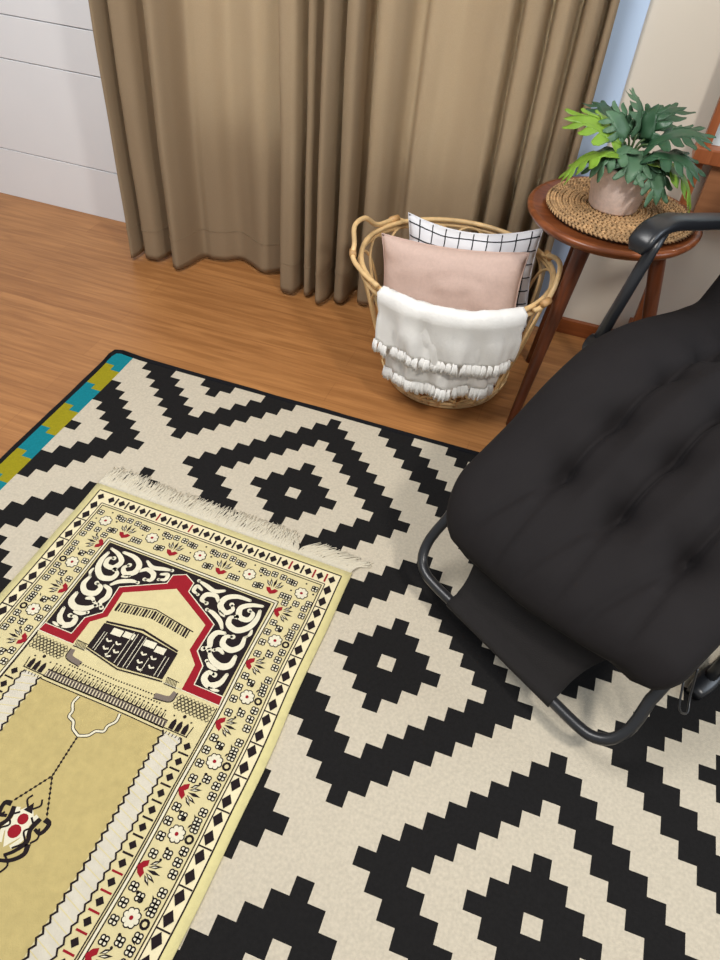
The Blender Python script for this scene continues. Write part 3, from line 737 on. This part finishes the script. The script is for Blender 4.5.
# ------------------------------------------------------------------ potted plant
pc = Vector((18.6, 106.6)); pz = zt+1.0
plant = thing('potted_plant', 'leafy green split-leaf plant in a blush pot on the side table', 'plant', (pc.x, pc.y, pz))
m = MB()
m.lathe([(0.01,pz),(5.6,pz),(6.0,pz+.5),(7.0,pz+6),(7.6,pz+10.4),(7.8,pz+10.8),(7.5,pz+11.0),(7.1,pz+10.7),(6.9,pz+9.4),(6.8,pz+9.0)], pc, 56)
m.build('pot', M['pot'], plant)
m = MB(); m.lathe([(0.01,pz+9.6),(4,pz+9.5),(6.95,pz+9.1)], pc, 32); m.build('soil', M['soil'], plant)
def leaf(base, tip, width, droop, roll, mt, lobes=6, up=Vector((0,0,1))):
    """split leaf: heart shaped blade cut into curved fingers on both sides of the midrib"""
    base = Vector(base); tip = Vector(tip); ax = tip-base; L_ = ax.length; f = ax.normalized()
    sd = f.cross(up); sd = sd.normalized() if sd.length > .1 else Vector((1,0,0))
    nrm = sd.cross(f).normalized()
    Rm = Matrix.Rotation(roll, 3, f); sd = Rm @ sd; nrm = Rm @ nrm
    def P(s, w):     # s along the rib 0..1, w across -1..1 (in cm)
        bend = droop*(4*s*(1-s))
        return base+f*(s*L_)+sd*w+nrm*(bend-0.028*w*w*(1-.3*s)+.25*sin(s*9+abs(w)*1.3))
    m = MB()
    wid = lambda s: width*(sin(pi*min(1, max(0, s*.86+.13)))**.75)*(1-.28*s)
    # solid centre
    rows = [[P(s, q*max(.25, wid(s)*.46)) for q in (-1, -.5, 0, .5, 1)] for s in [k/16 for k in range(17)]]
    m.grid(rows)
    for sgn in (-1, 1):
        for k in range(lobes):
            s0 = (k+.02)/lobes*.90; s1 = (k+.93)/lobes*.90; sm = (s0+s1)/2
            reach = wid(sm)*(1.0+.1*sin(k*2.3)); back = -.10 if k == 0 else .10+.10*k/lobes
            n = 7; rows = []
            for j in range(n+1):
                t = j/n; w = wid(sm)*.38+(reach-wid(sm)*.38)*t
                c_ = sm+back*t+.05*t*t; h = (s1-s0)/2*(1-t**5)**.7*(1+.10*sin(pi*t))+.002
                rows.append([P(c_-h, sgn*w*(1-.02)), P(c_-h*.5, sgn*w), P(c_, sgn*w*1.01), P(c_+h*.5, sgn*w), P(c_+h, sgn*w*(1-.02))])
            m.grid(rows)
    # pointed end
    rows = [[P(.86+.18*t, q*wid(.86)*.5*(1-t**1.6)) for q in (-1, -.5, 0, .5, 1)] for t in [j/6 for j in range(7)]]
    m.grid(rows)
    lf = m.build('leaf', mt, plant)
    d = lf.modifiers.new('s', 'SOLIDIFY'); d.thickness = .0006
    m = MB(); m.tube([P(s, 0)+nrm*.08 for s in [k/12 for k in range(13)]], lambda u: .2*(1-.7*u), 5); m.build('midrib', mt, lf)
    return lf
def stem(a, b):
    a = Vector(a); b = Vector(b); c = (a+b)/2+Vector((0,0,2.0))
    m = MB(); m.tube(spline([a, c, b], 6), .28, 6); m.build('stem', M['stem'], plant)
root = (pc.x, pc.y, pz+9.5)
LV = [  # base, tip, half width, droop, roll, material
 ((16,104,77), (2.6,101,80.5), 5.2, 1.6, -.35, M['leafl'], 6),      # lime leaf to the left
 ((15,101,75.5), (5.5,97,68.5), 5.4, 1.8, .2, M['leafl'], 6),       # lime leaf lower left
 ((18,103,76.5), (11.5,97,70.5), 5.6, 1.6, .15, M['leaf2'], 6),      # grey-green in front of the pot
 ((20,103,76), (20,95.5,71.5), 5.6, 1.4, -.1, M['leaf2'], 6),
 ((19,108,78), (14.6,110,86.0), 4.8, 1.4, .25, M['leaf2'], 6),      # upright top
 ((21,108,77), (21.5,112,83.5), 5.0, 1.2, -.5, M['leaf'], 6),
 ((22,105,77), (34.5,103,80.5), 6.0, 2.4, .15, M['leaf'], 7),       # big right
 ((23,102,76), (34.6,98,74.0), 5.4, 2.2, .1, M['leaf'], 6),
 ((23,102,75), (27.6,97,67.5), 5.0, 1.6, .1, M['leaf2'], 6),    # down right
 ((24,103,75), (35.6,101,66.0), 5.6, 2.6, -.1, M['leafl'], 6),      # lime lower right
 ((19,111,76), (28,119,82), 5.4, 1.6, 0, M['leaf'], 6),             # back
 ((15,110,76), (7,118,80), 5.2, 1.6, 0, M['leaf'], 6),
 ((17,105,78), (11,104,82.5), 4.8, 1.2, -.8, M['leaf2'], 6),
]
for b_, t_, w_, d_, r_, mt, lb in LV: stem(root, b_); leaf(b_, t_, w_*1.22, d_, r_, mt, lb-2)

# ------------------------------------------------------------------ folding recliner
OX, OY = -0.6, 21.8; th = math.atan2(28.5, 45.4)
e2 = Vector((sin(th), cos(th))); r2 = Vector((cos(th), -sin(th)))
def Q(a, w, z): return Vector((OX+a*e2.x+w*r2.x, OY+a*e2.y+w*r2.y, z))
CW = 53.6
chair = thing('folding_recliner', 'black folding recliner with tubular frame and padded armrests on the patterned rug', 'recliner', tuple(Q(50, CW/2, 0)))
SL = [(0,10),(3,13.6),(7,19.4),(12,24.2),(25,32),(36,39.6),(44,43.4),(50,44.4),(60,43.4),(78,40.0),(90,39.6),(97,45),(104,55),(114,76),(130,112)]
slv = spline([(a, 0, z) for a, z in SL], 5)
def side_path(w): return [Q(p.x, w, p.z) for p in slv if p.x >= 6.5]
# foot-end loop: one bent tube
pl = list(reversed([Q(p.x, 0, p.z) for p in slv if 6.5 <= p.x <= 46]))
crn = [Q(3.6, -.6, 14.6), Q(.9, .4, 11.6), Q(-.7, 2.8, 10.0), Q(-1.2, 6.5, 9.4)]
crn2 = [Q(3.6, CW+.6, 14.6), Q(.9, CW-.4, 11.6), Q(-.7, CW-2.8, 10.0), Q(-1.2, CW-6.5, 9.4)]
path = pl+crn+[Q(-1.2, 15, 9.4), Q(-1.2, 27, 9.4), Q(-1.2, CW-15, 9.4)]+crn2[::-1]+[Q(p.x, CW, p.z) for p in slv if 6.5 <= p.x <= 46]
m = MB(); m.tube(spline(path, 3), 1.15, 12); m.build('foot_loop', M['tube'], chair)
for w in (0, CW):
    m = MB(); m.tube([Q(p.x, w, p.z) for p in slv if 45 <= p.x <= 93], 1.15, 12); m.build('seat_rail', M['tube'], chair)
m = MB(); m.tube([Q(p.x, 1.5, p.z) for p in slv if p.x >= 90]+[Q(131, 6, 115), Q(132, 14, 116), Q(132, CW-14, 116), Q(131, CW-6, 115)]+[Q(p.x, CW-1.5, p.z) for p in reversed(slv) if p.x >= 90], 1.15, 12); m.build('back_frame', M['tube'], chair)
# sling: narrow strip round the foot bar, widening to the rails
rows = []
for p in slv:
    if p.x > 128: continue
    k = min(1, max(0, p.x-1)/13.0)**2.0; l = 12.3-11.2*k; r_ = 41.2+(CW-1-41.2)*k
    rows.append([Q(p.x, l+(r_-l)*j/12, p.z-1.2*sin(pi*j/12)*k+.9*(1-k)) for j in range(13)])
bar = [[Q(-1.2+1.35*sin(-q)*1.0, 12.3+(41.2-12.3)*j/12, 9.4+1.35*cos(q)) for j in range(13)] for q in [pi*t/6 for t in range(6, 0, -1)]]
m = MB(); m.grid(bar+rows); o = m.build('sling', M['sling'], chair)
d = o.modifiers.new('s', 'SOLIDIFY'); d.thickness = .0025; d.offset = 0
for sgn, w0 in ((0, -5.0), (1, CW+5.0)):
    W_ = w0
    ap = spline([(56.0,0,66.8),(57.2,0,69.2),(60,0,70.8),(66,0,70.8),(76,0,68.4),(92,0,64.6),(108,0,60.4),(112,0,58.6)], 5)
    m = MB(); rows = []
    for i, p in enumerate(ap):
        t = ap[min(i+1, len(ap)-1)]-ap[max(i-1, 0)]; t.normalize(); nx, nz = -t.z, t.x
        wd = 2.7*(min(1, .62+i*.12)); hh = 1.35*(min(1, .5+i*.12))
        sec = []
        for q in range(16):
            an = 2*pi*q/16; cw = abs(cos(an))**.5*(1 if cos(an) > 0 else -1)*wd; ch = abs(sin(an))**.6*(1 if sin(an) > 0 else -1)*hh
            sec.append(Q(p.x+nx*ch, W_+cw, p.z+nz*ch))
        rows.append(sec)
    i0 = m.grid(rows, closeu=True); n_ = len(rows)
    m.f.append(tuple(i0+q for q in range(16))); m.m.append(0); m.f.append(tuple(i0+(n_-1)*16+q for q in range(16))[::-1]); m.m.append(0)
    arm = m.build('armrest', M['plastic'], chair, weld=True)
    m = MB(); m.tube([Q(61.5, W_, 67.2), Q(66, W_, 67.2), Q(80, W_, 64.4), Q(104, W_, 58.2)], 1.7, 10); m.build('armrest_tube', M['tube'], arm)
    m = MB(); m.tube([Q(66.5, W_+1.2*(1 if sgn == 0 else -1), 66.6), Q(66.5, W_+2.3*(1 if sgn == 0 else -1), 66.6)], .5, 10)
    m.build('rivet', M['steel'], arm)
    m = MB(); m.tube([Q(64.5, W_, 69), Q(62.5, W_, 65.4), Q(50.5, W_+(1.2 if sgn == 0 else -1.2), 45.4)], 1.35, 12); m.build('arm_strut', M['tube'], chair)
    m = MB(); c0 = Q(51, W_+(2 if sgn == 0 else -2), 45.8)
    m.tube([c0+Vector((r2.x, r2.y, 0))*-2.6, c0+Vector((r2.x, r2.y, 0))*3.4], 2.3, 16)
    m.tube([Q(46.5, W_+2.2*(1 if sgn == 0 else -1), 43.6), Q(57, W_+2.2*(1 if sgn == 0 else -1), 47.4)], 1.5, 10)
    h_ = m.build('hinge_bracket', M['plastic'], chair)
    m = MB(); v = Vector((-e2.x*.7, -e2.y*.7, .7)); m.tube([c0+v*1.8, c0+v*2.7], .5, 8); m.build('bolt', M['steel'], h_)
    wl = -3.2 if sgn == 0 else CW+2.9
    m = MB(); m.tube([Q(33, wl, 2.2), Q(37, wl, 8.5), Q(50, wl, 30), Q(57, wl-.6 if sgn == 0 else wl+.6, 43)], 1.25, 10); m.build('leg', M['tube'], chair)
    m = MB(); m.tube([Q(54, wl-.6 if sgn == 0 else wl+.6, 45), Q(74, wl, 22), Q(93, wl, 2.2)], 1.25, 10); m.build('leg', M['tube'], chair)
    m = MB(); m.tube([Q(36, wl, 2.4), Q(60, wl, 2.2), Q(90, wl, 2.2)], 1.2, 10); m.build('floor_rail', M['tube'], chair)
    for aa, bb in ((28.6, 38.5), (88, 98)):
        m = MB(); rows = []
        for k in range(9):
            t = k/8; a_ = aa+(bb-aa)*t; s_ = .75+.35*sin(pi*t)
            rows.append([Q(a_, wl+2.1*s_*abs(cos(u))**.7*(1 if cos(u) > 0 else -1), 2.45+1.6*s_*abs(sin(u))**.7*(1 if sin(u) > 0 else -1)) for u in [2*pi*q/12 for q in range(12)]])
        i0 = m.grid(rows, closeu=True); m.f.append(tuple(i0+q for q in range(12))); m.m.append(0); m.f.append(tuple(i0+8*12+q for q in range(12))[::-1]); m.m.append(0)
        m.build('foot_cap', M['plastic'], chair, weld=True)
m = MB(); m.tube([Q(93, -3.2, 2.3), Q(93, CW+2.9, 2.3)], 1.2, 10); m.build('rear_crossbar', M['tube'], chair)

# ------------------------------------------------------------------ tufted cushion on the recliner
cl_pts = [p for p in spline([(a, 0, z) for a, z in SL[1:]], 14)]
arc = [0]
for p, q in zip(cl_pts, cl_pts[1:]): arc.append(arc[-1]+(q-p).length)
def path_at(s):
    s = max(0, min(arc[-1]-1e-4, s))
    lo, hi = 0, len(arc)-1
    while hi-lo > 1:
        mid = (lo+hi)//2
        if arc[mid] <= s: lo = mid
        else: hi = mid
    t = (s-arc[lo])/(arc[hi]-arc[lo]); p = cl_pts[lo].lerp(cl_pts[hi], t)
    # smoothed direction
    i0 = max(0, lo-6); i1 = min(len(cl_pts)-1, lo+8); d = (cl_pts[i1]-cl_pts[i0]).normalized()
    return p, Vector((-d.z, 0, d.x))
S0 = 5.2; S1 = arc[-1]-3
def s_of(a):
    for i, p in enumerate(cl_pts):
        if p.x >= a: return arc[i]
    return arc[-1]
cols = [15.3, 28.8, 43.2]
tuft_rows = [s_of(25), s_of(37.0), s_of(49), s_of(62), s_of(76), s_of(92)+4, s_of(92)+19, s_of(92)+34, s_of(92)+49]
HW = 29.0; CM = 27.0; RC = 13.0; TT = 8.6
def cushion_pt(i, j, NI, NJ, top):
    v = -1+2*j/NJ; u = i/NI
    # concentrate rows near the ends
    sk = 3.4*max(0, min(1, (v+.1)/.9))**1.3*max(0, 1-u*5)
    s = S0+(S1-S0)*u
    ds = min(s-S0, S1-s); rc = RC if v < 0 else 6.5
    hw = HW-rc+sqrt(max(0, rc*rc-(rc-min(rc, ds))**2))
    w = CM+hw*v
    edge = max(0, 1-abs(v)**5.0)**.45
    endf = min(1, ds/7.0); endf = sqrt(max(0, 1-(1-endf)**2))
    prof = edge*endf
    lenw = min(1, max(0, (s-S0-15)/10))
    groove = 0.0; tuft = 0.0
    for c_ in cols:
        dx = w-c_
        groove = max(groove, math.exp(-(dx/.7)**2)*1.7*lenw+math.exp(-(dx/4.8)**2)*1.5*lenw)
        for tr in tuft_rows:
            dd = (dx*dx+((s-tr)*.9)**2)
            tuft = max(tuft, math.exp(-dd/4.5)*2.0+math.exp(-dd/26)*1.3)
            
    p, nrm = path_at(s+sk)
    pleat = 0.0
    for c_ in cols:                                            # pleats fanning from the first tufts to the foot edge
        if s < tuft_rows[0]:
            for k in (-.28, .12):
                xx = c_+k*(tuft_rows[0]-s); pleat = max(pleat, math.exp(-((w-xx)/.8)**2)*.9*min(1, (tuft_rows[0]-s)/5)*min(1, ds/5))
    wr = noise.noise(Vector((w*.09, s*.07, 2)))*.7+noise.noise(Vector((w*.22, s*.2, 7)))*.3
    if top: h = 5.0+(TT-4.4)*prof*1.0+1.6*prof-(groove*1.25+tuft*1.15+pleat)*prof+wr*prof*.7
    else: h = 5.0-4.4*prof
    sag = -1.0*(1-v*v)
    q = Q(p.x, w, p.z)+Vector((e2.x*nrm.x, e2.y*nrm.x, nrm.z))*(h+sag)
    return q
m = MB(); NI, NJ = 150, 72
def umap(i):   # finer towards both ends
    t = i/NI; return (t-.06*sin(2*pi*t)/ (2*pi)*0)*NI
for top in (True, False):
    rows = [[cushion_pt(i, (1-cos(pi*j/NJ))/2*NJ*.35+j*.65, NI, NJ, top) for j in range(NJ+1)] for i in range(NI+1)]
    m.grid(rows if top else [r[::-1] for r in rows])
cu = m.build('recliner_cushion', M['cushion'], weld=True)
tag(cu, 'thick black tufted cushion laid along the folding recliner', 'cushion')
for c_ in cols:
    for tr in tuft_rows[:6]:
        ii = (tr-S0)/(S1-S0)*NI; jj = ((c_-CM)/HW+1)/2*NJ
        p = cushion_pt(ii, jj, NI, NJ, True); m = MB()
        m.lathe([(0.01,.25),(.45,.2),(.7,0),(.5,-.3)], (0,0), 12); m.v = [tuple(Vector(q)+p) for q in m.v]
        m.build('tuft_button', M['cushion'], cu)
m = MB(); m.tube(spline([Q(12, 55.4, 24), Q(9.5, 57.8, 20.5), Q(11.5, 59.0, 18.5), Q(14, 57.4, 20), Q(15.5, 55.6, 25)], 6), .22, 6); m.build('tie_cord', M['tube'], cu)

# ------------------------------------------------------------------ wooden stand with glass by the wall
st = thing('wooden_stand', 'reddish brown wooden stand with pale glass above a panel against the beige wall', 'stand', (60,140,0))
for x0 in (36.9, 96):
    m = MB(); m.box(x0, x0+2.2, 138.4, 141.6, 12, 104); m.build('post', M['cabinet'], st, smooth=False, bevel=.2)
    m = MB(); m.box(x0-.8, x0+5, 136.5, 144, 0, 12.2); m.build('foot', M['cabinet'], st, smooth=False, bevel=.3)
m = MB(); m.box(35.6, 99.6, 136.2, 143.6, 64.6, 68.6); m.build('rail', M['cabinet'], st, smooth=False, bevel=.4)
m = MB(); m.box(38, 97, 138.2, 141.8, 102, 105); m.build('rail', M['cabinet'], st, smooth=False, bevel=.3)
m = MB(); m.box(41.4, 95, 138.6, 141.4, 49.5, 64.8); m.build('panel', M['cabpanel'], st, smooth=False, bevel=.2)
m = MB(); m.box(39.0, 96.2, 140.2, 140.8, 68.6, 102); m.build('glass_pane', M['glass'], st, smooth=False)

# ------------------------------------------------------------------ light
w = bpy.data.worlds.new('room_ambient'); scn.world = w; w.use_nodes = True
w.node_tree.nodes['Background'].inputs['Color'].default_value = (0.92, 0.96, 1.0, 1)
w.node_tree.nodes['Background'].inputs['Strength'].default_value = 0.42
def area(name, loc, target, size, power, col, shape='RECTANGLE', sy=None):
    l = bpy.data.lights.new(name, 'AREA'); l.energy = power; l.color = col; l.size = size*S; l.shape = shape
    if shape == 'RECTANGLE': l.size_y = (sy or size)*S
    o = bpy.data.objects.new(name, l); COL.objects.link(o); o.location = Vector(loc)*S
    d = Vector(target)*S-o.location; o.rotation_euler = d.to_track_quat('-Z', 'Y').to_euler(); return o
area('unseen_overhead_light', (130, -80, 250), (0, 40, 0), 30, 36, (1.0, .95, .88), 'DISK')
area('unseen_overhead_light', (-90, -20, 250), (-90, 110, 0), 110, 44, (1.0, .98, .96), 'DISK')  # unseen soft light, added to brighten the white boarded wall
area('side_window_daylight', (240, 60, 150), (30, 60, 40), 110, 22, (.78, .88, 1.0), sy=130)

# ------------------------------------------------------------------ camera
R = [[0.9402054827784112, 0.33459118757184125, 0.06373686023550078], [0.28117047483204255, -0.6568105694208031, -0.6996735238522639], [-0.19224155179393054, 0.6757578065375093, -0.7116140616004409]]
cam = bpy.data.cameras.new('camera'); co = bpy.data.objects.new('camera', cam); COL.objects.link(co)
rt_, dn, fw = Vector(R[0]), Vector(R[1]), Vector(R[2])
Mx = Matrix((rt_, -dn, -fw)).transposed().to_4x4(); Mx.translation = Vector((13.03, -79.36, 136.10))*S
co.matrix_world = Mx
cam.sensor_fit = 'VERTICAL'; cam.sensor_height = 36; cam.sensor_width = 27; cam.lens = 716.36/960*36; cam.clip_start = .02
scn.camera = co
for o in list(bpy.data.objects):
    if '_org' in o: del o['_org']
scn.view_settings.view_transform = 'Standard'; scn.view_settings.look = 'None'; scn.view_settings.gamma = 1
scn.view_settings.exposure = 0.0; scn.view_settings.use_curve_mapping = False
